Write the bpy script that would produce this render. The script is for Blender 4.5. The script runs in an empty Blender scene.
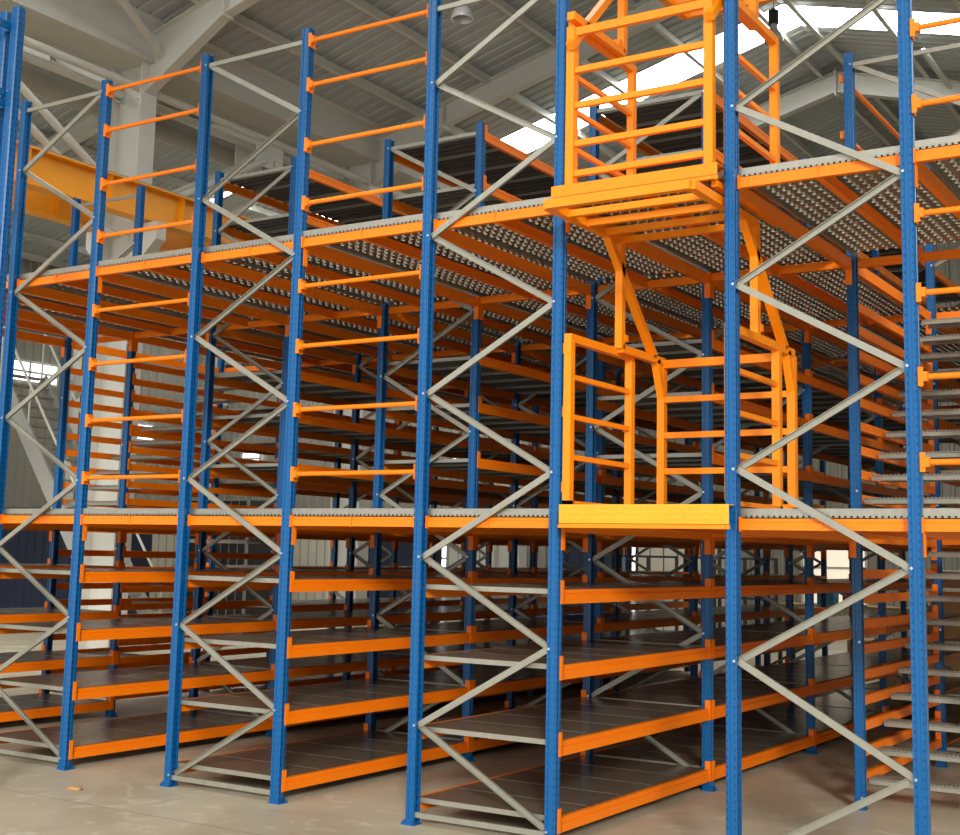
import bpy, bmesh, math, random
from mathutils import Vector, Matrix
random.seed(7)
scn = bpy.context.scene
col = scn.collection

# ------------------------------------------------------------------ dimensions (metres)
D, A, B = 1.101, 1.2228, 2.5695          # rack depth, aisle width, bay length
LX = {4: 1.234, 3: -1.101, 2: -1.101 - (D + A), 1: -1.101 - 2 * (D + A), 0: -1.101 - 3 * (D + A)}
RX = {k: v + D for k, v in LX.items()}
LX[5] = RX[4] + A
NB = 5                                    # bays deep
HT = 5.965                                # upright height
GZ = [0.080, 0.560, 1.045, 1.535]         # ground shelf beams, underside
MZ = [2.640, 3.160, 3.610]                # shelves above the lower deck
UZ = [5.290, 5.790]                       # shelves above the upper deck
DECK = {1: (2.031, 2.106, 2.155), 2: (4.187, 4.257, 4.306)}
BH = 0.092                                # beam height

# ------------------------------------------------------------------ materials
def lin(c):
    return tuple(((v / 255) / 12.92 if v / 255 <= .04045 else ((v / 255 + .055) / 1.055) ** 2.4) for v in c) + (1,)

def mat(name, rgb, rough=.5, metal=0, var=.12, scale=3.0, bump=0, spec=.5, dirt=None, dscale=6, detail=6):
    m = bpy.data.materials.new(name); m.use_nodes = True
    nt = m.node_tree; n = nt.nodes; b = n['Principled BSDF']
    tc = n.new('ShaderNodeTexCoord'); no = n.new('ShaderNodeTexNoise')
    no.inputs['Scale'].default_value = scale; no.inputs['Detail'].default_value = detail
    nt.links.new(tc.outputs['Object'], no.inputs['Vector'])
    mx = n.new('ShaderNodeMix'); mx.data_type = 'RGBA'
    c = lin(rgb)
    mx.inputs['A'].default_value = tuple(v * (1 - var) for v in c[:3]) + (1,)
    mx.inputs['B'].default_value = tuple(min(1, v * (1 + var)) for v in c[:3]) + (1,)
    nt.links.new(no.outputs['Fac'], mx.inputs['Factor'])
    out = mx.outputs['Result']
    if dirt:
        n2 = n.new('ShaderNodeTexNoise'); n2.inputs['Scale'].default_value = dscale; n2.inputs['Detail'].default_value = 8
        nt.links.new(tc.outputs['Object'], n2.inputs['Vector'])
        r = n.new('ShaderNodeValToRGB'); r.color_ramp.elements[0].position = .58; r.color_ramp.elements[1].position = .72
        nt.links.new(n2.outputs['Fac'], r.inputs['Fac'])
        m2 = n.new('ShaderNodeMix'); m2.data_type = 'RGBA'
        nt.links.new(r.outputs['Color'], m2.inputs['Factor']); nt.links.new(out, m2.inputs['A']); m2.inputs['B'].default_value = lin(dirt)
        out = m2.outputs['Result']
    nt.links.new(out, b.inputs['Base Color'])
    b.inputs['Roughness'].default_value = rough; b.inputs['Metallic'].default_value = metal
    b.inputs['Specular IOR Level'].default_value = spec
    if bump:
        bp = n.new('ShaderNodeBump'); bp.inputs['Strength'].default_value = bump; bp.inputs['Distance'].default_value = .02
        nt.links.new(no.outputs['Fac'], bp.inputs['Height']); nt.links.new(bp.outputs['Normal'], b.inputs['Normal'])
    return m

def emis(name, rgb, s):
    m = bpy.data.materials.new(name); m.use_nodes = True
    b = m.node_tree.nodes['Principled BSDF']; b.inputs['Base Color'].default_value = lin(rgb)
    b.inputs['Emission Color'].default_value = lin(rgb); b.inputs['Emission Strength'].default_value = s
    return m

def math_node(nt, op, a, b=None):
    n = nt.nodes.new('ShaderNodeMath'); n.operation = op
    for i, v in enumerate((a, b)):
        if v is None: continue
        if isinstance(v, (int, float)): n.inputs[i].default_value = v
        else: nt.links.new(v, n.inputs[i])
    return n.outputs[0]

def upright_mat():
    m = mat('blue_paint', (2, 88, 146), .3, 0, .1, 4, spec=.42)
    nt = m.node_tree; n = nt.nodes; b = n['Principled BSDF']
    src = b.inputs['Base Color'].links[0].from_socket
    tc = n.new('ShaderNodeTexCoord'); sp = n.new('ShaderNodeSeparateXYZ'); nt.links.new(tc.outputs['Object'], sp.inputs[0])
    sn = n.new('ShaderNodeSeparateXYZ'); nt.links.new(tc.outputs['Normal'], sn.inputs[0])
    fz = math_node(nt, 'FRACT', math_node(nt, 'DIVIDE', sp.outputs['Z'], .05))
    okz = math_node(nt, 'LESS_THAN', math_node(nt, 'ABSOLUTE', math_node(nt, 'SUBTRACT', fz, .5)), .26)
    okz2 = math_node(nt, 'LESS_THAN', math_node(nt, 'ABSOLUTE', math_node(nt, 'SUBTRACT', fz, .5)), .12)
    y1 = math_node(nt, 'LESS_THAN', math_node(nt, 'ABSOLUTE', math_node(nt, 'SUBTRACT', math_node(nt, 'ABSOLUTE', sp.outputs['Y']), .019)), .0045)
    x1 = math_node(nt, 'LESS_THAN', math_node(nt, 'ABSOLUTE', math_node(nt, 'SUBTRACT', math_node(nt, 'ABSOLUTE', sp.outputs['X']), .024)), .0035)
    fx = math_node(nt, 'GREATER_THAN', math_node(nt, 'ABSOLUTE', sn.outputs['X']), .6)
    fy = math_node(nt, 'GREATER_THAN', math_node(nt, 'ABSOLUTE', sn.outputs['Y']), .6)
    a = math_node(nt, 'MULTIPLY', math_node(nt, 'MULTIPLY', fx, okz), y1)
    c = math_node(nt, 'MULTIPLY', math_node(nt, 'MULTIPLY', fy, okz2), x1)
    k = math_node(nt, 'MAXIMUM', a, c)
    mx = n.new('ShaderNodeMix'); mx.data_type = 'RGBA'
    nt.links.new(k, mx.inputs['Factor']); nt.links.new(src, mx.inputs['A']); mx.inputs['B'].default_value = lin((8, 22, 58))
    nt.links.new(mx.outputs['Result'], b.inputs['Base Color'])
    return m

def checker_mat():
    m = mat('yellow_tread_plate', (252, 170, 30), .4)
    nt = m.node_tree; n = nt.nodes; b = n['Principled BSDF']
    tc = n.new('ShaderNodeTexCoord'); sp = n.new('ShaderNodeSeparateXYZ'); nt.links.new(tc.outputs['Object'], sp.inputs[0])
    def st(a):
        return math_node(nt, 'ABSOLUTE', math_node(nt, 'SUBTRACT', math_node(nt, 'FRACT', a), .5))
    xz = math_node(nt, 'ADD', math_node(nt, 'MULTIPLY', sp.outputs['X'], 45), math_node(nt, 'MULTIPLY', sp.outputs['Z'], 40))
    bp = n.new('ShaderNodeBump'); bp.inputs['Strength'].default_value = 1; bp.inputs['Distance'].default_value = .004
    nt.links.new(math_node(nt, 'MULTIPLY', st(xz), st(math_node(nt, 'MULTIPLY', sp.outputs['Z'], 30))), bp.inputs['Height'])
    nt.links.new(bp.outputs['Normal'], b.inputs['Normal'])
    return m

M = dict(
    blue=upright_mat(),
    orange=mat('orange_paint', (255, 128, 8), .42, 0, .08, 4, spec=.35),
    gate=mat('yellow_orange_paint', (255, 142, 6), .42, 0, .06, 4, spec=.35),
    plate=checker_mat(),
    galv=mat('galvanised_steel', (158, 155, 140), .42, .45, .16, 14),
    deck=mat('galvanised_deck', (168, 164, 150), .4, .85, .18, 20),
    shelf=mat('dark_shelf_board', (122, 108, 90), .23, .1, .12, 2.5, spec=.6, detail=10),
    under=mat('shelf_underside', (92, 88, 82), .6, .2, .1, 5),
    bolt=mat('zinc_bolt', (200, 205, 210), .3, .8, .05),
    roof=mat('roof_sheet', (176, 180, 178), .55, .1, .07, 1.5),
    steel=mat('grey_white_steel', (200, 199, 188), .5, 0, .06, 2),
    steeld=mat('grey_steel', (150, 150, 142), .5, 0, .08, 2),
    crane=mat('crane_yellow', (240, 160, 20), .45, 0, .08, 2),
    floor=None,
    wall=mat('wall_sheet', (138, 134, 120), .6, 0, .06, 1),
    skylight=emis('skylight_sheet', (250, 253, 255), 13.0),
    window=emis('window_daylight', (240, 247, 255), 2.2),
    daylit=emis('warm_window_daylight', (236, 222, 196), .8),
    glass=mat('lamp_glass', (190, 190, 185), .2, .2, .05),
    black=mat('black_plastic', (25, 25, 28), .5),
    navy=mat('navy_sheet', (24, 34, 58), .5),
    card=mat('cardboard', (190, 150, 104), .8, 0, .1, 6),
    cream=mat('cream_sheet', (216, 208, 190), .6),
    red=mat('red_plastic', (200, 40, 40), .5), cyan=mat('light_blue_plastic', (60, 160, 205), .5),
    dark=mat('dark_steel', (44, 42, 42), .5),
    tarp=mat('blue_tarpaulin', (40, 70, 130), .45, 0, .2, 8),
)

def floor_mat():
    m = bpy.data.materials.new('polished_concrete'); m.use_nodes = True
    nt = m.node_tree; n = nt.nodes; b = n['Principled BSDF']
    tc = n.new('ShaderNodeTexCoord')
    def noise(s, d=8, dist=0):
        o = n.new('ShaderNodeTexNoise'); o.inputs['Scale'].default_value = s; o.inputs['Detail'].default_value = d
        o.inputs['Distortion'].default_value = dist
        nt.links.new(tc.outputs['Object'], o.inputs['Vector']); return o.outputs['Fac']
    r = n.new('ShaderNodeValToRGB'); e = r.color_ramp.elements
    e[0].position = .32; e[0].color = lin((180, 168, 142)); e[1].position = .68; e[1].color = lin((208, 197, 170))
    nt.links.new(noise(.9, 9, .6), r.inputs['Fac'])
    r2 = n.new('ShaderNodeValToRGB'); e = r2.color_ramp.elements
    e[0].position = .56; e[0].color = (0, 0, 0, 1); e[1].position = .7; e[1].color = (.55, .55, .55, 1)
    nt.links.new(noise(3.1, 10, 1.5), r2.inputs['Fac'])
    mx = n.new('ShaderNodeMix'); mx.data_type = 'RGBA'
    nt.links.new(r2.outputs['Color'], mx.inputs['Factor']); nt.links.new(r.outputs['Color'], mx.inputs['A'])
    mx.inputs['B'].default_value = lin((228, 220, 200))
    # expansion joints
    sp = n.new('ShaderNodeSeparateXYZ'); nt.links.new(tc.outputs['Object'], sp.inputs[0])
    def joint(s, off, per):
        f = math_node(nt, 'FRACT', math_node(nt, 'DIVIDE', math_node(nt, 'ADD', s, off), per))
        return math_node(nt, 'LESS_THAN', f, .012 / per)
    j = math_node(nt, 'MULTIPLY', math_node(nt, 'MAXIMUM', joint(sp.outputs['X'], 60.2, 5.0), joint(sp.outputs['Y'], 60.9, 5.0)), .6)
    m3 = n.new('ShaderNodeMix'); m3.data_type = 'RGBA'
    nt.links.new(j, m3.inputs['Factor']); nt.links.new(mx.outputs['Result'], m3.inputs['A']); m3.inputs['B'].default_value = lin((90, 80, 66))
    nt.links.new(m3.outputs['Result'], b.inputs['Base Color'])
    rr = n.new('ShaderNodeMapRange'); rr.inputs['To Min'].default_value = .3; rr.inputs['To Max'].default_value = .6
    nt.links.new(noise(1.7, 6), rr.inputs['Value']); nt.links.new(rr.outputs['Result'], b.inputs['Roughness'])
    bp = n.new('ShaderNodeBump'); bp.inputs['Strength'].default_value = .15; bp.inputs['Distance'].default_value = .01
    nt.links.new(noise(12, 8), bp.inputs['Height']); nt.links.new(bp.outputs['Normal'], b.inputs['Normal'])
    return m
M['floor'] = floor_mat()

# ------------------------------------------------------------------ mesh helpers
class MB:
    def __init__(s): s.v = []; s.f = []; s.mi = []
    def add(s, vs, fs, mi=0):
        o = len(s.v); s.v += [tuple(v) for v in vs]
        for f in fs: s.f.append([i + o for i in f]); s.mi.append(mi)
    def box(s, x0, x1, y0, y1, z0, z1, mi=0, top=None):
        x0, x1 = sorted((x0, x1)); y0, y1 = sorted((y0, y1)); z0, z1 = sorted((z0, z1))
        vs = [(x, y, z) for z in (z0, z1) for y in (y0, y1) for x in (x0, x1)]
        fs = [(0, 2, 3, 1), (0, 1, 5, 4), (1, 3, 7, 5), (3, 2, 6, 7), (2, 0, 4, 6)]
        s.add(vs, fs, mi); o = len(s.v) - 8
        s.f.append([o + 4, o + 5, o + 7, o + 6]); s.mi.append(mi if top is None else top)
    def bar(s, p, q, w, h, up=(0, 0, 1), mi=0):
        """box section along p->q; w across, h along 'up'"""
        p, q = Vector(p), Vector(q); d = (q - p).normalized(); u = Vector(up); u = (u - d * u.dot(d)).normalized(); r = d.cross(u)
        vs = []
        for e in (p, q):
            for a, b in ((-1, -1), (1, -1), (1, 1), (-1, 1)): vs.append(e + r * a * w / 2 + u * b * h / 2)
        s.add(vs, [(3, 2, 1, 0), (4, 5, 6, 7), (0, 1, 5, 4), (1, 2, 6, 5), (2, 3, 7, 6), (3, 0, 4, 7)], mi)
    def channel(s, p, q, w, dpt, t=.003, back=1):
        """C section along p->q lying in the XZ plane; opens towards y*back"""
        p, q = Vector(p), Vector(q); d = (q - p).normalized(); u = Vector((0, 1, 0)); r = d.cross(u)
        s.bar(p, q, w, t, u)
        for k in (-1, 1):
            o = r * k * (w - t) / 2 + u * back * (dpt / 2)
            s.bar(p + o, q + o, t, dpt, u)
    def tube(s, p, q, r, n=10, mi=0, r2=None):
        p, q = Vector(p), Vector(q); d = (q - p).normalized()
        u = d.orthogonal().normalized(); w = d.cross(u); vs = []
        for e, rr in ((p, r), (q, r if r2 is None else r2)):
            for i in range(n):
                a = 2 * math.pi * i / n; vs.append(e + u * math.cos(a) * rr + w * math.sin(a) * rr)
        fs = [(i, (i + 1) % n, n + (i + 1) % n, n + i) for i in range(n)] + [tuple(range(n - 1, -1, -1)), tuple(range(n, 2 * n))]
        s.add(vs, fs, mi)
    def prism_z(s, poly, z0, z1):
        n = len(poly); vs = [(x, y, z0) for x, y in poly] + [(x, y, z1) for x, y in poly]
        s.add(vs, [(i, (i + 1) % n, n + (i + 1) % n, n + i) for i in range(n)] + [tuple(range(n - 1, -1, -1)), tuple(range(n, 2 * n))])
    def prism_y(s, poly, y0, y1, mi=0):          # poly in (x, z)
        n = len(poly); vs = [(x, y0, z) for x, z in poly] + [(x, y1, z) for x, z in poly]
        s.add(vs, [(i, (i + 1) % n, n + (i + 1) % n, n + i) for i in range(n)] + [tuple(range(n - 1, -1, -1)), tuple(range(n, 2 * n))], mi)
    def prism_x(s, poly, x0, x1, mi=0):          # poly in (y, z)
        n = len(poly); vs = [(x0, y, z) for y, z in poly] + [(x1, y, z) for y, z in poly]
        s.add(vs, [(i, (i + 1) % n, n + (i + 1) % n, n + i) for i in range(n)] + [tuple(range(n - 1, -1, -1)), tuple(range(n, 2 * n))], mi)
    def ibeam(s, p, q, w, h, tf=.02, tw=.012, up=(0, 0, 1)):
        p, q = Vector(p), Vector(q); d = (q - p).normalized(); u = Vector(up); u = (u - d * u.dot(d)).normalized()
        s.bar(p, q, tw, h - 2 * tf, u)
        for k in (-1, 1):
            o = u * k * (h - tf) / 2
            s.bar(p + o, q + o, w, tf, u)
    def mesh(s, name, mats):
        me = bpy.data.meshes.new(name); me.from_pydata(s.v, [], s.f); me.update()
        for m in mats: me.materials.append(M[m])
        me.polygons.foreach_set('material_index', s.mi)
        bm = bmesh.new(); bm.from_mesh(me); bmesh.ops.recalc_face_normals(bm, faces=bm.faces); bm.to_mesh(me); bm.free()
        return me
    def obj(s, name, mats, parent=None, loc=None):
        if isinstance(mats, str): mats = [mats]
        return inst(name, s.mesh(name, mats), parent, loc)

def inst(name, me, parent=None, loc=None, rz=0):
    o = bpy.data.objects.new(name, me); col.objects.link(o)
    if parent: o.parent = parent
    if loc is not None: o.location = loc
    if rz: o.rotation_euler.z = rz
    return o

def empty(name, loc=(0, 0, 0)):
    o = bpy.data.objects.new(name, None); col.objects.link(o); o.location = loc; o.empty_display_size = .1
    return o

def tag(o, label, cat, group=None, kind=None):
    o['label'] = label; o['category'] = cat
    if group: o['group'] = group
    o['kind'] = kind or 'thing'
    return o
def struct(o, label=None):
    o['kind'] = 'structure'
    if label: o['label'] = label
    return o

RK = {4: 'rack right of the gates', 3: 'rack left of the gates', 2: 'second rack left of gates',
      1: 'third rack left of gates', 0: 'fourth rack left of gates'}
AI = {0: 'third aisle left of gates', 1: 'second aisle left of gates', 2: 'first aisle left of gates', 3: 'gate aisle', 4: 'aisle right of the gates'}
ORD = ['front', 'second', 'third', 'fourth', 'fifth', 'rearmost']

# ------------------------------------------------------------------ upright frames
def upright_mesh(par, left):
    b = MB(); K = 1.12
    poly = [(.033, -.026), (.033, -.007), (.028, -.005), (.028, .005), (.033, .007), (.033, .026), (.026, .034),
            (.008, .034), (.006, .030), (-.014, .030), (-.016, .034), (-.033, .034), (-.033, .022), (-.026, .022), (-.026, .030), (-.018, .027),
            (-.018, -.027), (-.026, -.030), (-.026, -.022), (-.033, -.022), (-.033, -.034), (-.016, -.034), (-.014, -.030), (.006, -.030), (.008, -.034), (.026, -.034)]
    b.prism_z([(x * K, y * K) for x, y in poly], .004, HT)
    for k, z in enumerate(NZ):
        if (k % 2 == par) == left:
            sy = 1 if left else -1               # the left upright is turned half round
            for x in (-.022,): b.tube((x, sy * .036, z), (x, sy * .045, z), .009, 8, 1)
    return b.mesh('upright', ['blue', 'bolt'])
def base_mesh():
    b = MB(); b.box(-.046, .06, -.052, .052, 0, .005)
    b.box(-.036, .042, -.043, -.039, .005, .04); b.box(-.036, .042, .039, .043, .005, .04)
    for x, y in ((.05, .044), (.05, -.044)): b.tube((x, y, .006), (x, y, .022), .009, 8)
    return b.mesh('base_plate', ['blue'])
XI = .036
NZ = [.09 + .5775 * k for k in range(11)]
UPS = {(p, l): upright_mesh(p, l) for p in (0, 1) for l in (True, False)}; BP = base_mesh()
_br = {}
def brace_mesh(k, par):
    key = (k % 2 == par, k)
    if key not in _br:
        b = MB(); z0, z1 = NZ[k], NZ[k + 1]
        x0, x1 = (XI, D - XI) if key[0] else (D - XI, XI)
        bk = 1 if k % 2 else -1
        y = -.012 * bk
        b.channel((x0, y, z0), (x1, y, z1), .041, .02, .003, bk)
        _br[key] = b.mesh('brace', ['galv'])
    return _br[key]
def tie_mesh(z):
    if ('t', z) not in _br:
        b = MB(); b.channel((XI, -.02, z), (D - XI, -.02, z), .036, .018, .003, 1); _br[('t', z)] = b.mesh('tie_bar', ['galv'])
    return _br[('t', z)]
def make_frame(rack, row):
    par = 0 if rack % 2 == 0 else 1        # node 0 at the left upright for even racks
    e = empty('rack_upright_frame', (LX[rack], row * B, 0))
    pos = ['at the front end', 'second row back', 'third row back', 'fourth row back', 'fifth row back', 'rearmost row'][row]
    tag(e, f'blue upright frame with grey zigzag bracing, {pos}, {RK[rack]}', 'rack frame', 'upright frames of the racks')
    for x, rz in ((0, math.pi), (D, 0)):
        u = inst('upright', UPS[(par, x == 0)], e, (x, 0, 0), rz)
        inst('base_plate', BP, u)
    open_ = rack in (0, 4) and row in (1, 2)     # the stairs pass through these frames
    for k in range(10):
        if not (open_ and NZ[k] < 4.6): inst('brace', brace_mesh(k, par), e)
    inst('tie_bar', tie_mesh(NZ[10]), e)
    if not open_: inst('tie_bar', tie_mesh(NZ[0] - .02), e)
    return e
for r in range(5):
    for row in range(NB + 1): make_frame(r, row)

# ------------------------------------------------------------------ shelf beams
def conn(b, s, y0, y1, z0, h, mi=0):
    b.box(s * .034, s * .040, y0, y1, z0, z0 + h, mi)
def beam_mesh(s, h=BH):
    b = MB()
    P = [(-.006, 0), (.036, 0), (.036, h * .60), (.026, h * .63), (.026, h * .70), (.031, h * .73), (.031, h), (-.006, h)]
    b.prism_y([(s * x, z) for x, z in P], .041, B - .041)
    return b.mesh('shelf_beam', ['orange'])
def end_mesh(s, end, h=.155):
    b = MB(); y = 0 if end == 0 else B
    d = 1 if end == 0 else -1
    b.box(s * .0375, s * .0445, y + d * .002, y + d * .045, 0, h)
    b.box(s * -.008, s * .0445, y + d * .039, y + d * .045, 0, h)
    for z in (.03, .08, .125): b.tube((s * .0445, y + d * .019, z), (s * .047, y + d * .019, z), .005, 6)
    return b.mesh('end_connector', ['orange'])
BM = {s: beam_mesh(s) for s in (-1, 1)}
EM = {(s, e): end_mesh(s, e) for s in (-1, 1) for e in (0, 1)}
def shelf_beam(rack, bay, side, z, lev):
    x = LX[rack] if side < 0 else RX[rack]
    o = inst('shelf_beam', BM[side], None, (x, bay * B, z))
    near = (side > 0) == (rack < 4)
    sd = 'side facing the gates' if near else 'side away from gates'
    tag(o, f'orange {lev} shelf beam, {sd}, {ORD[bay]} bay, {RK[rack]}', 'shelf beam', 'orange shelf beams')
    for e in (0, 1): inst('end_connector', EM[(side, e)], o)
    return o
def shelf_mesh(n0, n1, tot=5, uribs=True):
    """n0..n1 panels out of tot over the bay, top at z=0"""
    b = MB(); L = B / tot
    for i in range(n0, n1):
        y0, y1 = i * L + .004 + (.040 if i == 0 else 0), (i + 1) * L - .002 - (.042 if i == tot - 1 else 0)
        x0, x1 = .012, D - .012
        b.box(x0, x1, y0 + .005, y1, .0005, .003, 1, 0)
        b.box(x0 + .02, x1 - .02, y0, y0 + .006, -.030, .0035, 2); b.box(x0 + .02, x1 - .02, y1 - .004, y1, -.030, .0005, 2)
        for k in range(1, 4):
            y = y0 + (y1 - y0) * k / 4; b.box(x0 + .03, x1 - .03, y - .02, y + .02, -.020, .0005, 1)
    return b.mesh('shelf_panel', ['shelf', 'under', 'galv'])
SP = [shelf_mesh(i, i + 1) for i in range(5)]
SF = shelf_mesh(0, 5)
def shelf(rack, bay, z, lev):
    zt = z + BH
    lab = f'dark shelf of steel panels at {lev} level, {ORD[bay]} bay, {RK[rack]}'
    if bay < 2:
        e = empty('shelf', (LX[rack], bay * B, zt))
        for i in range(5): inst('shelf_panel', SP[i], e)
    else:
        e = inst('shelf', SF, None, (LX[rack], bay * B, zt))
    tag(e, lab, 'shelf', 'dark steel shelves')
GL = ['lowest ground', 'second ground', 'third ground', 'fourth ground']
ML = ['lower mezzanine', 'middle mezzanine', 'upper mezzanine']
UL = ['lower roof-side', 'topmost']
rest = MB(); 
for r in range(5):
    for bay in range(NB):
        stairbay = (r in (0, 4) and bay == 1)
        if stairbay and r == 4:
            for z, lev in ((5.30, 'lower'), (5.78, 'upper')):
                for s, x in ((-1, LX[r]), (1, RX[r])):
                    rb = MB(); rb.tube((s * .06, .045, 0), (s * .06, B - .045, 0), .02, 10); o = rb.obj('guard_rod', 'orange', None, (x, B, z))
                    tag(o, f'orange side rail beside the stair opening, {lev} one, {"gate side" if s < 0 else "outer side"} of right rack', 'guard rail', 'side rails above the stairs')
                    for yy in (.02, B - .05):
                        rb = MB(); rb.box(s * .0375, s * .085, yy, yy + .03, -.03, .03); rb.obj('end_bracket', 'orange', o)
        if stairbay or (r == 4 and bay == 0): continue
        lv = list(zip(GZ, GL))
        if bay > 0: lv += list(zip(MZ, ML)) + list(zip(UZ, UL))
        for z, lev in lv:
            if r == 4 and bay > 1 and z > 5: continue
            shelf(r, bay, z, lev)
            for s in (-1, 1):
                if bay < 4: shelf_beam(r, bay, s, z, lev)
                else:
                    x = LX[r] if s < 0 else RX[r]
                    rest.box(x - s * .006, x + s * .036, bay * B + .04, (bay + 1) * B - .04, z, z + BH)
o = rest.obj('shelf_beams_far_end', 'orange')
tag(o, 'orange shelf beams crowded together at the far end of the racks', 'shelf beams', None, 'stuff')

# ------------------------------------------------------------------ mezzanine decks
SPANS = []                                    # (x0, x1, name, rack or None, aisle or None)
for r in range(5):
    SPANS.append((LX[r], RX[r], RK[r], r, None))
    nx = LX[r + 1] if r < 4 else LX[5]
    SPANS.append((RX[r], nx, AI[r], None, r))

def deck_mesh2(w, rk):
    b = MB(); px, py = .072, .092
    x0, x1, y0, y1 = .0405, w - .0405, (.046 if rk else .0), B - (.024 if rk else 0)
    nx = int((x1 - x0) / px); ny = int((y1 - y0) / py)
    ax, ay = (x1 - x0) / nx, (y1 - y0) / ny
    hx, hy = .021, .029
    for i in range(nx):
        for j in range(ny):
            cx, cy = x0 + (i + .5) * ax, y0 + (j + .5) * ay
            out = [(-ax / 2, -ay / 2), (0, -ay / 2), (ax / 2, -ay / 2), (ax / 2, 0), (ax / 2, ay / 2), (0, ay / 2), (-ax / 2, ay / 2), (-ax / 2, 0)]
            inn = [(-hx * .7, -hy * .7), (0, -hy), (hx * .7, -hy * .7), (hx, 0), (hx * .7, hy * .7), (0, hy), (-hx * .7, hy * .7), (-hx, 0)]
            vs = [(cx + x, cy + y, 0) for x, y in out] + [(cx + x, cy + y, 0) for x, y in inn]
            b.add(vs, [(k, (k + 1) % 8, 8 + (k + 1) % 8, 8 + k) for k in range(8)])
            v2 = [(cx + x, cy + y, 0) for x, y in inn] + [(cx + x * .8, cy + y * .8, -.016) for x, y in inn]
            b.add(v2, [(k, (k + 1) % 8, 8 + (k + 1) % 8, 8 + k) for k in range(8)])
    # plank side flanges running in y
    k = 0
    x = x0
    while x <= x1 + .001:
        b.box(x - .0015, x + .0015, y0, y1, -.045, -.001); x += ax * 7
    return b
DM = {}
def deck_panel_mesh(w, front, rk):
    key = (round(w, 2), front, rk)
    if key not in DM:
        b = deck_mesh2(w, rk); q = .040 if rk else 0
        if front:
            b.box(.038, w - .038, -.014 + q, -.008 + q, -.036, .006)          # nosing strip
            n = int((w - .08) / .036)
            for i in range(n):
                x = .045 + i * (w - .09) / n
                b.box(x, x + .022, -.012 + q, .03 + q, -.0475, -.036)
        DM[key] = b.mesh('perforated_deck', ['deck'])
    return DM[key]
EBM = {}
def edge_beam_mesh(w):
    key = round(w, 3)
    if key not in EBM:
        b = MB(); h = .069
        P = [(-.012, 0), (.03, 0), (.03, h), (-.004, h), (-.004, h * .72), (-.012, h * .66)]
        b.prism_x([(y, z) for y, z in P], .042, w - .042)
        m1 = b.mesh('deck_edge_beam', ['orange'])
        b = MB(); b.box(w / 2 - .004, w / 2 + .004, -.018, .03, -.004, h + .002)
        m2 = b.mesh('joist_bracket', ['orange'])
        m3 = []
        for s in (0, 1):
            b = MB(); x = .038 if s == 0 else w - .038; d = 1 if s == 0 else -1
            b.box(x, x + d * .006, -.03, .03, -.01, h + .01); m3.append(b.mesh('end_plate', ['orange']))
        EBM[key] = (m1, m2, m3)
    return EBM[key]
def long_beam_mesh(s, h):
    b = MB(); b.prism_y([(s * -.01, 0), (s * .034, 0), (s * .034, h), (s * -.01, h)], .041, B - .041)
    return b.mesh('deck_main_beam', ['orange'])
def long_end(s, e):
    b = MB(); y, d = (0, 1) if e == 0 else (B, -1)
    b.box(s * .0375, s * .0445, y + d * .001, y + d * .045, -.12, .099); b.box(s * -.01, s * .0445, y + d * .039, y + d * .045, -.12, .099)
    return b.mesh('end_connector', ['orange'])
def joist_mesh(rk):
    a, c = (.068, B - .024) if rk else (.032, B - .014)
    b = MB(); b.box(-.002, .002, a, c, .005, .07); b.box(-.022, .022, a, c, 0, .005); b.box(-.022, .022, a, c, .07, .074)
    return b.mesh('deck_joist', ['orange'])
LB = {s: long_beam_mesh(s, .09) for s in (-1, 1)}
LE = {(s, e): long_end(s, e) for s in (-1, 1) for e in (0, 1)}
JM = {k: joist_mesh(k) for k in (True, False)}
for lev in (1, 2):
    zb, zt, zd = DECK[lev]; ln = 'lower' if lev == 1 else 'upper'
    for x0, x1, nm, r, ai in SPANS:
        w = x1 - x0
        for bay in range(NB):
            stair = r in (0, 4) and bay == 1
            y = bay * B
            if not stair:
                o = inst('perforated_deck', deck_panel_mesh(w, bay == 0, r is not None), None, (x0, y, zd))
                tag(o, f'grey perforated deck of {ln} floor, {ORD[bay]} bay, {nm}', 'deck', 'perforated deck panels')
                o = inst('deck_joist', JM[r is not None], None, (x0 + w / 2, y, zt - .074))
                tag(o, f'orange joist under {ln} deck, {ORD[bay]} bay, {nm}', 'joist', 'orange deck joists')
                if ai is not None or True:
                    pass
            if r is not None:
                for s in (-1, 1):
                    x = LX[r] if s < 0 else RX[r]
                    o = inst('deck_main_beam', LB[s], None, (x, y, zt - .100))
                    sd = 'gate side' if ((s > 0) == (r < 4)) else 'outer side'
                    tag(o, f'orange {ln} deck main beam, {sd}, {ORD[bay]} bay, {nm}', 'deck beam', 'orange deck main beams')
                    for e in (0, 1): inst('end_connector', LE[(s, e)], o)
        for row in range(NB + 1):
            if ai == 3 and row == 0: continue
            m1, m2, m3 = edge_beam_mesh(w)
            dz = 0
            o = inst('deck_cross_beam', m1, None, (x0, row * B + (.036 if r is not None else 0), zb + dz))
            where = 'front edge' if row == 0 else ['', 'second row', 'third row', 'fourth row', 'fifth row', 'rear row'][row]
            tag(o, f'orange cross beam under {ln} deck, {where}, {nm}', 'deck beam', 'orange deck cross beams')
            if row == 0: inst('joist_bracket', m2, o); [inst('end_plate', q, o) for q in m3]

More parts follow.
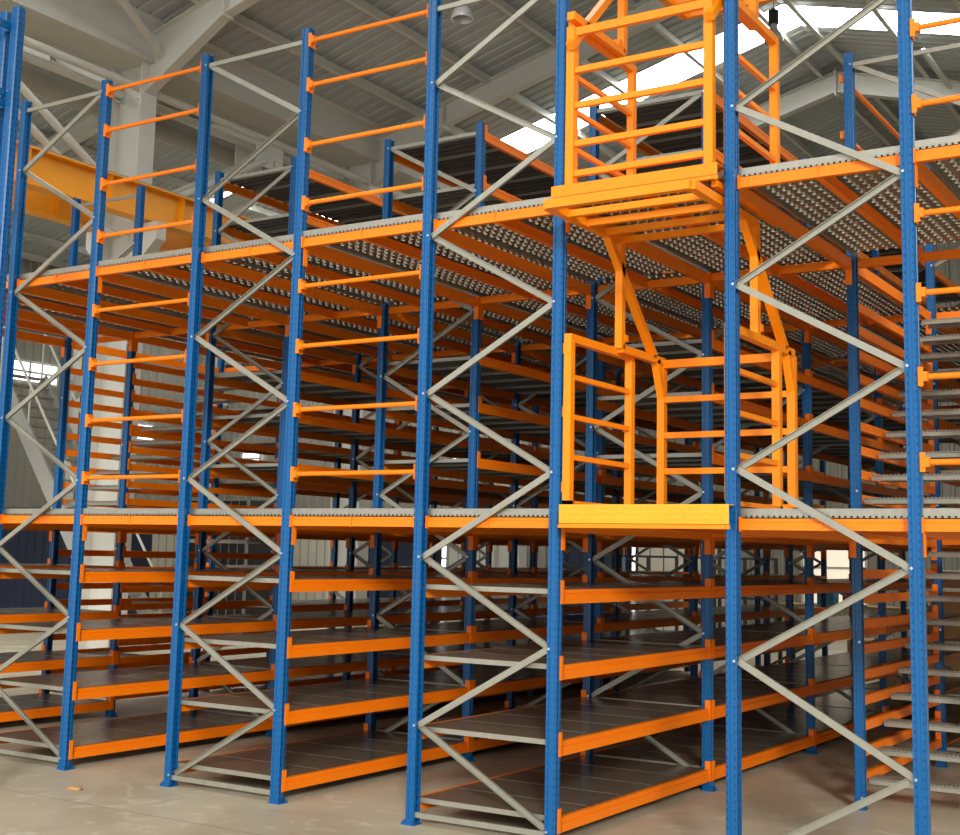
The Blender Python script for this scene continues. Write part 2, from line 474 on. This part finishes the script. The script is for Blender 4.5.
# ------------------------------------------------------------------ guard rods across the aisle ends
RZ = {1: [2.42, 2.91, 3.40, 3.87], 2: [4.53, 5.0, 5.49, 5.86]}
def rod_mesh(w):
    b = MB(); b.tube((.05, -.02, 0), (w - .044, -.02, 0), .0175, 12); m1 = b.mesh('rod', ['orange'])
    m2 = []
    for x, d in ((.038, 1), (w - .038, -1)):
        b = MB(); b.box(x, x + d * .007, -.040, .038, -.055, .055)
        if d > 0: b.box(x, x + .052, -.044, .0, -.026, .028); b.box(x, x + .03, -.046, -.040, -.055, .055)
        m2.append(b.mesh('end_bracket', ['orange']))
    return m1, m2
NM4 = ['lowest', 'second lowest', 'second highest', 'highest']
for ai in (1, 2, 4):
    x0, x1 = RX[ai], LX[ai + 1]; rm = rod_mesh(x1 - x0)
    for lev in (1, 2):
        for k, z in enumerate(RZ[lev]):
            o = inst('guard_rod', rm[0], None, (x0, 0, z))
            tag(o, f'orange guard rod, {NM4[k]} of four above {"lower" if lev == 1 else "upper"} deck, {AI[ai]}', 'guard rail', 'orange guard rods across aisle ends')
            for q in rm[1]: inst('end_bracket', q, o)

# ------------------------------------------------------------------ pallet gates
def rect(b, p0, p1, w=.045, axis='y'):
    b.bar(p0, p1, w, w, (0, 0, 1) if abs(p1[2] - p0[2]) < .5 else (0, 1, 0))
def gate(zf, lifted, label):
    xl, xr = .078, 1.190; T = .055
    e = empty('pallet_gate', (xl, 0, zf)); tag(e, label, 'safety gate', 'up-and-over pallet gates')
    W = xr - xl; H = 1.12 if lifted else 1.17
    zr = [H - .02, H - .26, H - .53, H - .80, .10] if lifted else [1.09, .815, .565, .295, .085]
    for s, x in ((-1, 0), (1, W)):
        b = MB()
        yf = -.02 if s < 0 else .045
        b.box(x - T / 2, x + T / 2, yf, yf + T, 0, H + T / 2); b.box(x - T / 2, x + T / 2, .90, .90 + T, 0, H + T / 2)
        b.box(x - T / 2, x + T / 2, yf + T, .90, H - T / 2, H + T / 2)
        for z in zr[1:4]: b.box(x - .016, x + .016, yf + T, .90, z - .017, z + .017)
        b.box(x - T / 2, x + T / 2, yf, .944, .0, .03)
        for z in (.12, .62, 1.05) if s < 0 else (): b.box(x + s * -.0, x + s * .0395, -.012, .018, z - .035, z + .035)
        b.obj('side_frame', 'gate', e)
    P = (.66, H + .02)                       # pivot (y, z)
    # moving leaf in the "lifted front" state, relative to the pivot: back barrier down, front barrier overhead
    def rot(y, z):
        y, z = y - P[0], z - P[1]
        if not lifted: y, z = -z, y          # swung a quarter turn: the front barrier comes down
        return (P[0] + y, P[1] + z)
    hz = .79                                  # overhead height above the pivot
    yb = P[0] + .72
    def seg(b, x, a, c, w=T):
        a2, c2 = rot(*a), rot(*c); b.bar((x, a2[0], a2[1]), (x, c2[0], c2[1]), w, w, (1, 0, 0))
    for x, ins in ((0, 1), (W, -1)):
        xi = x + ins * .05
        b = MB()
        seg(b, xi, (P[0], P[1]), (P[0], P[1] + hz))            # post from pivot to overhead barrier
        seg(b, xi, (P[0] - .22, P[1] + hz), (yb - .16, P[1] + .02))
        seg(b, xi, (P[0], P[1]), (yb, P[1]))
        seg(b, xi, (yb - .12, P[1]), (yb, P[1] - .28))
        b.obj('swing_arm', 'gate', e)
        b = MB(); c = rot(P[0] + .05, P[1] + .08); b.bar((xi - .03, c[0], c[1]), (xi + .03, c[0], c[1]), .05, .05); b.obj('pivot_stop', 'gate', e)
    def barrier(pts0, pts1, n, name):
        """ladder panel between two (y,z) ends"""
        b = MB()
        for x in (.05, W - .05): seg(b, x, pts0, pts1, T * 1.05)
        for k in range(n):
            t = k / (n - 1); c = (pts0[0] + (pts1[0] - pts0[0]) * t, pts0[1] + (pts1[1] - pts0[1]) * t); c = rot(*c)
            w = T * (1.1 if k == 0 else .8)
            b.bar((.05, c[0], c[1]), (W - .05, c[0], c[1]), w, w, (0, 0, 1))
        b.obj(name, 'gate', e)
    barrier((yb, P[1] - .02), (yb, P[1] - H + .02), 5, 'rear_barrier')
    if lifted: barrier((-.42, P[1] + hz), (P[0], P[1] + hz), 5, 'front_barrier')
    else:
        b = MB()
        for x in (.03, W - .075):
            b.box(x - .03, x + .03, -.095, -.04, .0, 1.13)
        for k, z in enumerate(zr): b.box(.061, W - .106, -.085, -.048, z - (.028 if k == 0 else .02), z + (.028 if k == 0 else .02))
        b.obj('front_barrier', 'gate', e)
    return e
gate(DECK[1][2] + .028, True, 'orange pallet gate on the lower deck, swung open with its barrier overhead')
gate(DECK[2][2] + .022, False, 'orange pallet gate on the upper deck, closed with its ladder barrier down')
for lev in (1, 2):
    zb, zt, zd = DECK[lev]
    x0, x1 = (RX[3] + .095, LX[4] + .03) if lev == 1 else (RX[3] + .0, LX[4] - .04)
    e = empty('gate_landing', (x0, -.14, zb))
    W = x1 - x0
    z0, z1 = (.03, .15) if lev == 1 else (.06, .137)
    b = MB(); b.box(0, W, 0, .005, z0, z1); b.box(0, W, .005, .09, z1 - .005, z1)
    if lev == 1:
        for q in range(3):
            for i in range(int(W / .024)):
                xx, zz = .012 + i * .024 + (q % 2) * .012, z0 + .024 + q * .036; sl = .009 if q % 2 else -.009
                b.bar((xx - sl, -.0015, zz - .012), (xx + sl, -.0015, zz + .012), .006, .004, (0, 1, 0))
    b.obj('tread_plate', 'plate' if lev == 1 else 'gate', e)
    b = MB(); b.box(.06, 1.19 - x0, .09, 1.05, z1 - .005, z1); b.obj('floor_plate', 'plate' if lev == 1 else 'gate', e)
    b = MB(); b.box(.0, W - .02, -.012, .0, z0 - .03, z0 - .012); b.box(0, W, 0, .02, z0 - .03, z0 - .004); b.obj('landing_beam', 'gate', e)
    for bx in (.07, 1.13 - x0):
        b = MB(); b.box(bx, bx + .04, .06, 1.2, .0, .04); b.obj('landing_bearer', 'gate', e)
    tag(e, ('yellow tread plate landing at the lower gate' if lev == 1 else 'yellow landing edge under the closed upper gate'), 'landing', 'landings of the two gates')

# ------------------------------------------------------------------ stairs inside the second bay of the outer racks
def stair(rack, z0, n, dz, y0, dy, label):
    e = empty('stair', (LX[rack], y0, 0 if z0 < 1 else DECK[1][2])); oz = e.location.z
    tag(e, label, 'stair')
    b = MB(); w = D - .08; nd = int(w / .03)
    b.box(0, w, 0, .24, -.004, 0); b.box(0, w, 0, .004, -.038, .004); b.box(0, w, .236, .24, -.038, 0)
    for i in range(nd):
        x = i * w / nd
        b.box(x, x + .012, -.001, .012, .004, .011); b.box(x, x + .012, .02, .22, 0, .006)
    tm = b.mesh('tread', ['galv'])
    for i in range(n):
        z = z0 + i * dz
        inst('tread', tm, e, (.04, i * dy, z - oz))
        for s, x in ((-1, 0), (1, D)) if i < n - 1 else ():
            bb = inst('side_beam', SBM[s], e, (x, B - y0, z - .035 - oz))
            for k in (0, 1): inst('end_connector', SEM[(s, k)], bb)
    return e
def small_beam(s):
    b = MB(); b.prism_y([(s * -.006, 0), (s * .034, 0), (s * .034, .07), (s * -.006, .07)], .04, B - .04); return b.mesh('side_beam', ['orange'])
SBM = {s: small_beam(s) for s in (-1, 1)}
SEM = {(s, e): end_mesh(s, e, .13) for s in (-1, 1) for e in (0, 1)}
for rk in (4, 0):
    nm = 'inside the rack right of the gates' if rk == 4 else 'inside fourth rack left of gates'
    stair(rk, .215, 10, .193, 2.66, .222, f'lower flight of grey grating stairs, {nm}')
    stair(rk, 2.345, 10, .193, 2.66, .215, f'upper flight of grey grating stairs, {nm}')

# ------------------------------------------------------------------ near frame at the left edge
e = empty('rack_upright_frame', (-4.02, -1.44, 0))
tag(e, 'tall blue frame standing in front of the racks, cut by the photo\'s left edge', 'rack frame')
for x, y, rz in ((0, 0, 0), (-.17, .02, 0), (0, -1.1, 0)):
    u = inst('upright', UPS[(0, False)], e, (x, y, 0), rz); inst('base_plate', BP, u)
for z in (5.82, 5.28, 5.2, 4.2, 3.1, 2.0, .6):
    b = MB(); b.bar((-.06, -.02, z), (-.06, -1.1, z), .03, .05); b.obj('tie_bar', 'blue', e)
for z in (5.82, 5.2, 2.2):
    b = MB(); b.bar((-.17, .0, z), (0, 0, z), .03, .05); b.obj('tie_bar', 'blue', e)
b = MB(); b.box(-2.6, -.22, -.03, .012, 5.37, 5.52); o = b.obj('shelf_beam', 'orange', None, (-4.02, -1.44, 0))
tag(o, 'orange beam end on the tall blue frame, top corner at photo\'s left edge', 'shelf beam')

# ------------------------------------------------------------------ building
Y0, Y1 = -12.0, 24.6
VX = [-27.1, -11.5, 4.1, 19.7]
EZ, AZ = 9.9, 12.0
SKY = [(-9.0, -7.9), (3.0, 4.1), (15.0, 16.1)]
SKYL = [(-9.3, -8.1), (2.75, 3.95), (18.4, 19.3), (21.8, 22.8)]
b = MB(); b.box(-27.3, 19.9, Y0, Y1 + .2, -.1, 0); struct(b.obj('floor', 'floor'), 'polished concrete warehouse floor')
def zroof(i, x):
    a, c = VX[i], VX[i + 1]; m = (a + c) / 2
    return EZ + (AZ - EZ) * (1 - abs(x - m) / (m - a))
nroof = 0
for i in range(3):
    a, c = VX[i], VX[i + 1]; m = (a + c) / 2
    strips = SKYL if i == 0 else SKY
    for xa, xb in ((a, m), (m, c)):
        za, zb_ = zroof(i, xa), zroof(i, xb)
        b = MB(); y = Y0; pit = .26
        segs = []; cur = Y0
        for s0, s1 in strips: segs.append((cur, s0)); cur = s1
        segs.append((cur, Y1))
        for s0, s1 in segs:
            n = int((s1 - s0) / pit); p = (s1 - s0) / n
            prof = []
            for k in range(n):
                yy = s0 + k * p
                prof += [(yy, 0), (yy + p * .62, 0), (yy + p * .70, .035), (yy + p * .92, .035)]
            prof.append((s1, 0))
            vs = [(xa, yy, za + .22 + h) for yy, h in prof] + [(xb, yy, zb_ + .22 + h) for yy, h in prof]
            L = len(prof); b.add(vs, [(k, k + 1, L + k + 1, L + k) for k in range(L - 1)])
        nroof += 1
        o = b.obj('ceiling', 'roof'); struct(o, 'grey corrugated roof slope')
        for s0, s1 in strips:
            # translucent sheets stop short of the valley gutter
            fa, fb = (xa + 1.6, xb) if xa == a else (xa, xb - 1.6)
            b = MB(); b.add([(fa, s0, zroof(i, fa) + .22), (fb, s0, zroof(i, fb) + .22), (fb, s1, zroof(i, fb) + .22), (fa, s1, zroof(i, fa) + .22)], [(0, 1, 2, 3)])
            nsk = b.obj('window_1', 'skylight'); struct(nsk, 'white translucent skylight strip in the roof')
            g0, g1 = (xa, fa) if xa == a else (fb, xb)
            b = MB(); b.add([(g0, s0, zroof(i, g0) + .22), (g1, s0, zroof(i, g1) + .22), (g1, s1, zroof(i, g1) + .22), (g0, s1, zroof(i, g0) + .22)], [(0, 1, 2, 3)])
            struct(b.obj('ceiling', 'roof'))
        # purlins
        for k in range(6):
            off = (.35, 1.4, 2.92, 4.44, 5.96, 7.48)[k]; x = xa + off if xa == a else xb - off
            z = zroof(i, x) + .11
            b = MB()
            b.box(x - .004, x + .004, Y0, Y1, z - .1, z + .1); b.box(x, x + .085, Y0, Y1, z - .1, z - .092); b.box(x - .085, x, Y0, Y1, z + .092, z + .1)
            struct(b.obj('roof_beam', 'steel'), 'grey roof purlin')
# portal frames
def tapered(b, xa, xb, y, za0, za1, zb0, zb1, w=.2):
    """I-rafter from xa to xb: bottom/top heights at each end"""
    for (p0, p1) in (((za0, za0 + .02), (zb0, zb0 + .02)), ((za1 - .02, za1), (zb1 - .02, zb1))):
        vs = [(x, yy, z) for x, zz in ((xa, p0), (xb, p1)) for yy in (y - w / 2, y + w / 2) for z in zz]
        b.add(vs, [(0, 1, 3, 2), (4, 6, 7, 5), (0, 4, 5, 1), (2, 3, 7, 6), (0, 2, 6, 4), (1, 5, 7, 3)])
    t = .006
    vs = [(x, yy, z) for x, zz in ((xa, (za0, za1)), (xb, (zb0, zb1))) for yy in (y - t, y + t) for z in zz]
    b.add(vs, [(0, 1, 3, 2), (4, 6, 7, 5), (0, 4, 5, 1), (2, 3, 7, 6), (0, 2, 6, 4), (1, 5, 7, 3)])
for y in (-5.6, .4, 6.4, 12.4, 18.4, 24.3):
    for i in range(3):
        a, c = VX[i], VX[i + 1]; m = (a + c) / 2
        for e0, s in ((a, 1), (c, -1)):
            b = MB(); h = .42
            xk = e0 + s * 2.0
            tapered(b, e0 + s * .2, xk, y, zroof(i, e0) - .95, zroof(i, e0) + .05, zroof(i, xk) - h, zroof(i, xk) + .03)
            tapered(b, xk, m, y, zroof(i, xk) - h, zroof(i, xk) + .03, AZ - h, AZ + .03)
            b.box(xk - .012, xk + .012, y - .12, y + .12, zroof(i, xk) - h - .05, zroof(i, xk) + .04)
            if s > 0: b.box(m - .02, m + .02, y - .13, y + .13, AZ - h - .08, AZ + .07)
            struct(b.obj('roof_beam', 'steel'), 'pale grey steel portal rafter')
    for i, x in enumerate(VX):
        if x == 4.1 and y < 6: continue      # the photographer stands on this line; the bay is open here
        b = MB()
        b.ibeam((x, y, 0), (x, y, EZ + .2), .34, .70, .03, .016, (1, 0, 0))
        b.box(x - .4, x + .4, y - .2, y + .2, 6.72, 6.88)
        for s in (-1, 1):
            vs = [(x + s * .35, y, 6.2), (x + s * .8, y, 6.6), (x + s * .8, y, 6.88), (x + s * .35, y, 6.88)]
            b.add([(p[0], y - .1, p[2]) for p in vs] + [(p[0], y + .1, p[2]) for p in vs], [(0, 1, 2, 3), (7, 6, 5, 4), (0, 4, 5, 1), (1, 5, 6, 2), (2, 6, 7, 3), (3, 7, 4, 0)])
        struct(b.obj('pillar', 'steel'), 'pale grey steel column with crane corbel')
# valley gutters, eaves tubes, bracing
for x in VX[1:3]:
    b = MB()
    for s in (-1, 1):
        vs = [(x + s * .1, EZ + .0), (x + s * .5, EZ + .35), (x + s * .5, EZ + .37), (x + s * .1, EZ + .02)]
        b.prism_y(vs, Y0, Y1)
        b.box(x + s * .42, x + s * .44, Y0, Y1, EZ - .35, EZ + .35)
        b.box(x + s * .30, x + s * .46, Y0, Y1, EZ - .37, EZ - .35)
    b.box(x - .44, x + .44, Y0, Y1, EZ - .36, EZ - .34)
    struct(b.obj('roof_beam', 'steel'), 'pale grey valley gutter along the columns')
    for s in (-1, 1):
        b = MB(); b.tube((x + s * .25, Y0, 9.12), (x + s * .25, Y1, 9.12), .07, 12)
        ys = (-5.6, .4, 6.4, 12.4, 18.4)
        for y in ys:
            ym = y + 3.0
            b.box(x + s * .25 - .01, x + s * .25 + .01, ym - .35, ym + .35, 8.62, 9.1)
            b.tube((x + s * .25, ym - .1, 8.75), (x + s * .25, y + .4, 7.3), .06, 10)
            b.tube((x + s * .25, ym + .1, 8.75), (x + s * .25, y + 5.6, 7.3), .06, 10)
        struct(b.obj('roof_beam', 'steel'), 'grey tubular bracing between columns')
# ridge struts seen on the slope (short tube at the rafters)
for y in (6.4, 12.4, 18.4):
    for x in (-6.2, -1.4):
        b = MB(); b.tube((x, y - 2.2, zroof(1, x) - .1), (x, y - .1, zroof(1, x) - .1), .06, 10)
        struct(b.obj('roof_beam', 'steel'), 'short grey roof strut')
b = MB(); b.tube((-11.0, 6.6, 9.6), (-8.3, .5, 10.7), .06, 10); struct(b.obj('roof_beam', 'steel'), 'grey diagonal roof brace')
b = MB(); b.tube((-12.35, -10, 9.12), (-12.35, 23.8, 9.12), .24, 20)
tag(b.obj('ventilation_duct', 'steeld'), 'large round grey duct under the roof beyond the tall column', 'duct')
# crane girders
for x, nm in ((-10.95, 'front yellow crane girder on this side of the column row'), (-12.15, 'yellow crane girder on the far side of the column row')):
    b = MB(); b.ibeam((x, Y0 + 1, 7.17), (x, Y1 - .3, 7.17), .26, .55, .025, .014)
    y = -11.0
    while y < Y1 - 1:
        b.box(x - .11, x + .11, y - .008, y + .008, 6.93, 7.43); y += 1.5
    e = b.obj('crane_girder', 'crane'); tag(e, nm, 'girder', 'yellow crane girders')
    b = MB(); b.box(x - .03, x + .03, Y0 + 1, Y1 - .3, 7.446, 7.5); b.obj('rail', 'steeld', e)
# walls
def ribbed(name, p, q, z0, z1, pit, dep, m, holes=()):
    """vertical ribbed sheet wall between plan points p, q"""
    p, q = Vector(p), Vector(q); L = (q - p).length; d = (q - p) / L; nrm = Vector((-d.y, d.x))
    b = MB(); n = int(L / pit)
    prof = []
    for k in range(n):
        s = k * L / n; w = L / n
        prof += [(s, 0), (s + w * .6, 0), (s + w * .68, dep), (s + w * .92, dep)]
    prof.append((L, 0))
    pts = [p + d * s + nrm * h for s, h in prof]
    vs = [(v.x, v.y, z0) for v in pts] + [(v.x, v.y, z1) for v in pts]; K = len(pts)
    b.add(vs, [(k, k + 1, K + k + 1, K + k) for k in range(K - 1)])
    return struct(b.obj(name, m))
ribbed('wall_back', (19.9, Y1), (-27.1, Y1), 0, 12.3, .3, .04, 'wall')
ribbed('wall_left', (-27.1, Y1), (-27.1, Y0), 0, 10.2, .3, .04, 'wall')
ribbed('wall_right', (19.7, Y0), (19.7, Y1), 0, 10.2, .3, .04, 'wall')
def window(idx, x0, x1, y0, y1, z0, z1, axis, label, emit='window'):
    e = empty(f'window_{idx}', ((x0 + x1) / 2, (y0 + y1) / 2, z0)); struct(e, label)
    ox, oy = (x0 + x1) / 2, (y0 + y1) / 2; h = z1 - z0
    b = MB(); f = MB()
    if axis == 'x':
        w = x1 - x0
        b.box(-w / 2, w / 2, -.02, .0, 0, h)
        for x in [-w / 2 + w * k / max(1, round(w / 1.2)) for k in range(max(1, round(w / 1.2)) + 1)]: f.box(x - .03, x + .03, -.06, -.01, 0, h)
        for z in (0, h / 2, h): f.box(-w / 2, w / 2, -.06, -.01, z - .03, z + .03)
    else:
        w = y1 - y0
        b.box(0, .02, -w / 2, w / 2, 0, h)
        for y in [-w / 2 + w * k / max(1, round(w / 1.2)) for k in range(max(1, round(w / 1.2)) + 1)]: f.box(.01, .06, y - .03, y + .03, 0, h)
        for z in (0, h / 2, h): f.box(.01, .06, -w / 2, w / 2, z - .03, z + .03)
    b.obj('pane', emit, e); f.obj('window_frame', 'steel', e)
window(2, -11.9, -10.9, 24.5, 24.5, .3, 2.6, 'x', 'bright glazed doorway in the back wall', 'skylight')
window(3, -10.5, -9.9, 24.5, 24.5, .0, 2.6, 'x', 'bright doorway opening in the back wall')
window(4, -6.6, -5.0, 24.5, 24.5, .8, 2.6, 'x', 'bright window in the back wall', 'daylit')
window(5, -18.5, -16.9, 24.5, 24.5, .8, 2.6, 'x', 'bright window in the back wall')
window(6, -27.03, -27.03, 15.9, 17.9, 6.5, 7.1, 'y', 'high strip window in the left wall')
window(7, -27.03, -27.03, 20.8, 21.8, 5.2, 5.7, 'y', 'tall window in the left wall')
window(8, -25.6, -24.8, 24.5, 24.5, 4.6, 5.0, 'x', 'small high window near the left end of the back wall')
window(9, -17.2, -16.4, 24.5, 24.5, 4.2, 4.8, 'x', 'small high window in the middle of the back wall')

# ------------------------------------------------------------------ lamps
def lamp(x, y, z, ztop, label):
    e = empty('pendant_lamp', (x, y, z)); tag(e, label, 'lamp', 'high bay pendant lamps')
    b = MB(); prof = [(.05, .34), (.075, .22), (.13, .14), (.165, .05), (.17, 0), (.155, 0), (.12, .12), (.05, .2)]
    n = 20; vs = [(r * math.cos(2 * math.pi * k / n), r * math.sin(2 * math.pi * k / n), zz) for r, zz in prof for k in range(n)]
    b.add(vs, [(j * n + k, j * n + (k + 1) % n, (j + 1) * n + (k + 1) % n, (j + 1) * n + k) for j in range(len(prof) - 1) for k in range(n)])
    b.obj('lamp_shade', 'glass', e)
    b = MB(); b.tube((0, 0, .32), (0, 0, .56), .09, 14); b.tube((0, 0, .56), (0, 0, .6), .04, 10); b.obj('ballast', 'black', e)
    b = MB(); b.tube((0, 0, .6), (0, 0, ztop - z), .008, 6); b.obj('cord', 'black', e)
    b = MB(); b.tube((0, 0, .1), (0, 0, .26), .04, 12); b.obj('bulb', 'cream', e)
lamp(-6.08, 7.8, 9.75, zroof(1, -6.08) + .1, 'pendant high bay lamp with clear shade hanging beside the long blue upright')
lamp(-3.2, 13.2, 10.75, zroof(1, -3.2) + .1, 'pendant high bay lamp hanging behind the closed upper gate')

# ------------------------------------------------------------------ things in the background
def boxy(name, x0, x1, y0, y1, z0, z1, m, label, cat, rim=None, group=None):
    b = MB(); w, d, h = x1 - x0, y1 - y0, z1 - z0
    b.box(-w / 2, w / 2, -d / 2, d / 2, 0, h)
    o = b.obj(name, m, None, ((x0 + x1) / 2, (y0 + y1) / 2, z0)); tag(o, label, cat, group)
    md = o.modifiers.new('edge', 'BEVEL'); md.width = min(w, d, h) * .04; md.segments = 2
    if rim:
        f = MB(); t = .04
        for s in (-1, 1):
            f.box(s * w / 2 - t, s * w / 2 + t, -d / 2 - .01, -d / 2 + t, 0, h)
        for z in (0, h - t): f.box(-w / 2, w / 2, -d / 2 - .012, -d / 2 + t, z, z + t)
        k = max(2, int(w / .3))
        for i in range(1, k): f.box(-w / 2 + w * i / k - .01, -w / 2 + w * i / k + .01, -d / 2 - .012, -d / 2, t, h - t)
        f.obj('frame', rim, o)
    return o
boxy('equipment_cabinet', -24.5, -18.5, 12.6, 14, 0, 2.7, 'navy', 'long dark navy cabinet standing behind the left racks', 'cabinet', 'dark')
boxy('equipment_cabinet', -20.3, -18.5, 21, 22, 0, 2.2, 'cream', 'cream panelled cabinet against the back wall', 'cabinet', 'steeld')
boxy('equipment_cabinet', -17.4, -15.4, 20, 21.4, 0, 2.4, 'navy', 'dark navy machine housing beyond the second aisle', 'cabinet', 'dark')
boxy('shipping_crate', -24.9, -23, 20, 21, 0, 2.4, 'cream', 'cream ribbed container seen through the left racks', 'container', 'steeld')
boxy('equipment_cabinet', -22.9, -20.4, 19.2, 20.6, 0, 3.2, 'dark', 'dark steel machine between pale cabinets at the back', 'cabinet', 'steeld')
boxy('equipment_cabinet', -12.4, -10.9, 22.4, 23.6, 0, 2.9, 'navy', 'dark navy cabinet near the column at the back wall', 'cabinet', 'dark')
boxy('shipping_crate', -14.3, -12.7, 20, 21, 0, 2.3, 'steel', 'pale grey ribbed container beyond the racks', 'container', 'steeld')
boxy('shipping_crate', -9.5, -7.4, 21, 22, 0, 2.3, 'cream', 'cream container beyond the gate aisle', 'container', 'dark')
boxy('cardboard_box', -2.3, -1.5, 13.9, 14.6, .0, .6, 'card', 'brown cardboard box on the floor before the work bench', 'box', None, 'boxes behind the stairs')
for k, (x, z, w, h, m, lb) in enumerate([(-.9, .9, .55, .45, 'card', 'middle brown carton stacked behind the stairs'), (-.9, 1.35, .5, .4, 'cream', 'pale carton on top of the stack behind the stairs'),
                                  (-.9, .45, .6, .45, 'card', 'second lowest brown carton behind the stairs'), (-.9, 0, .65, .45, 'card', 'lowest brown carton of the stack behind the stairs'),
                                  (-.3, 0, .4, .8, 'card', 'tall brown carton beside the stack behind the stairs')]):
    boxy('cardboard_box', x - w / 2, x + w / 2, 14.8, 15.4, z, z + h, m, lb, 'box', None, 'boxes behind the stairs')
boxy('storage_bin', -3.15, -2.85, 15, 15.3, 1.1, 1.35, 'cyan', 'light blue bin on the work bench', 'bin')
boxy('storage_bin', -2.7, -2.45, 15, 15.3, 1.1, 1.33, 'red', 'red bin beside the light blue one on bench', 'bin')
b = MB(); b.box(-1.3, 1.3, -.4, .4, 1.05, 1.1)
e = b.obj('work_bench', 'card', None, (-2.6, 15.3, 0)); tag(e, 'brown topped work bench behind the right hand rack', 'bench')
for x in (-1.2, 1.2):
    for y in (-.35, .35):
        b = MB(); b.box(x - .03, x + .03, y - .03, y + .03, 0, 1.05); b.obj('leg', 'dark', e)
for i, x in enumerate((-9.9, -7.6)):
    e = empty('safety_barrier', (x, 19.5, 0)); tag(e, 'dark metal guard railing on the floor beyond racks, ' + ('left one' if i == 0 else 'right one'), 'railing', 'guard railings at the back')
    for k in range(4):
        b = MB(); b.box(k * .7 - .03, k * .7 + .03, -.03, .03, 0, 1.9); b.obj('post', 'dark', e)
    b = MB(); b.box(0, 2.1, -.025, .025, 1.85, 1.9); b.box(0, 2.1, -.025, .025, 1.0, 1.05); b.obj('rail', 'dark', e)
# covered pallet (tarpaulin heap)
b = MB(); n = 14
vs = []
for j in range(n + 1):
    for i in range(n + 1):
        u, v = i / n * 2 - 1, j / n * 2 - 1
        h = max(0, 1 - max(abs(u), abs(v)) ** 4) * (.8 + .12 * math.sin(5 * u + 2 * v) + .06 * math.sin(11 * v))
        vs.append((u * 1.1 + .05 * math.sin(7 * v), v * .8 + .05 * math.sin(8 * u), h))
b.add(vs, [(j * (n + 1) + i, j * (n + 1) + i + 1, (j + 1) * (n + 1) + i + 1, (j + 1) * (n + 1) + i) for j in range(n) for i in range(n)])
o = b.obj('tarpaulin_cover', 'tarp', None, (-9.2, 16.5, 0)); tag(o, 'blue tarpaulin draped over goods beyond the gate aisle', 'tarpaulin')
# steel staircase in the distance, left
e = empty('steel_staircase', (-15.8, 9.0, 0)); tag(e, 'grey steel staircase rising behind the left racks', 'staircase')
for y in (0, 1.0):
    b = MB(); b.bar((-2.0, y, 5.2), (1.8, y, 0.1), .05, .34); b.obj('stringer', 'steeld', e)
b = MB()
for k in range(24):
    t = k / 24; b.box(-2.0 + 3.8 * t - .1, -2.0 + 3.8 * t + .14, .02, .98, 5.2 - 5.1 * t, 5.23 - 5.1 * t)
b.obj('tread', 'steeld', e)
b = MB()
for y in (0, 1.0):
    b.tube((-2.0, y, 6.2), (1.8, y, 1.1), .025, 8)
    for t in (0, .25, .5, .75, 1): b.tube((-2.0 + 3.8 * t, y, 5.2 - 5.1 * t), (-2.0 + 3.8 * t, y, 6.2 - 5.1 * t), .02, 8)
b.obj('handrail', 'steel', e)
# small stone on the floor
bm = bmesh.new(); bmesh.ops.create_icosphere(bm, subdivisions=2, radius=.05)
for v in bm.verts: v.co.x *= 1.3; v.co.z = max(v.co.z * .4, -.012) + .012; v.co += Vector((random.uniform(-.004, .004), random.uniform(-.004, .004), 0))
me = bpy.data.meshes.new('concrete_chip'); bm.to_mesh(me); bm.free(); me.materials.append(M['card'])
o = inst('concrete_chip', me, None, (-3.84, -0.58, 0)); tag(o, 'small brown concrete chip lying on the open floor', 'chip')

# ------------------------------------------------------------------ light, world, camera
w = bpy.data.worlds.new('sky'); scn.world = w; w.use_nodes = True
bg = w.node_tree.nodes['Background']; bg.inputs['Color'].default_value = (.96, .98, 1.0, 1); bg.inputs['Strength'].default_value = 1.4
sun = bpy.data.lights.new('sun', 'SUN'); so = bpy.data.objects.new('sun', sun); col.objects.link(so)
sun.energy = 2.6; sun.angle = math.radians(9); sun.color = (1, .96, .9)
so.rotation_euler = Vector((-.52, .75, -.31)).to_track_quat('-Z', 'Y').to_euler()
cam = bpy.data.cameras.new('camera'); co = bpy.data.objects.new('camera', cam); col.objects.link(co)
yaw, pit, rol = .5669973853893204, .1336584349080804, .022063319935894058
F = Vector((-math.sin(yaw) * math.cos(pit), math.cos(yaw) * math.cos(pit), math.sin(pit)))
R0 = Vector((math.cos(yaw), math.sin(yaw), 0)); U0 = R0.cross(F)
R = R0 * math.cos(rol) + U0 * math.sin(rol); U = -R0 * math.sin(rol) + U0 * math.cos(rol)
m = Matrix((R, U, -F)).transposed().to_4x4(); m.translation = Vector((4.232694362278842, -7.584088537035573, 1.85))
co.matrix_world = m
cam.sensor_fit = 'HORIZONTAL'; cam.sensor_width = 36; cam.lens = 1300.059 * 36 / 960
cam.shift_x = -(483.80695738620585 - 480) / 960; cam.shift_y = (379.21097772960246 - 417.5) / 960
cam.clip_end = 200
scn.camera = co
scn.view_settings.view_transform = 'Standard'; scn.view_settings.look = 'None'; scn.view_settings.gamma = 1
scn.view_settings.exposure = 0.0
scn.view_settings.use_curve_mapping = False
scn.cycles.use_denoising = True
scn.cycles.max_bounces = 8
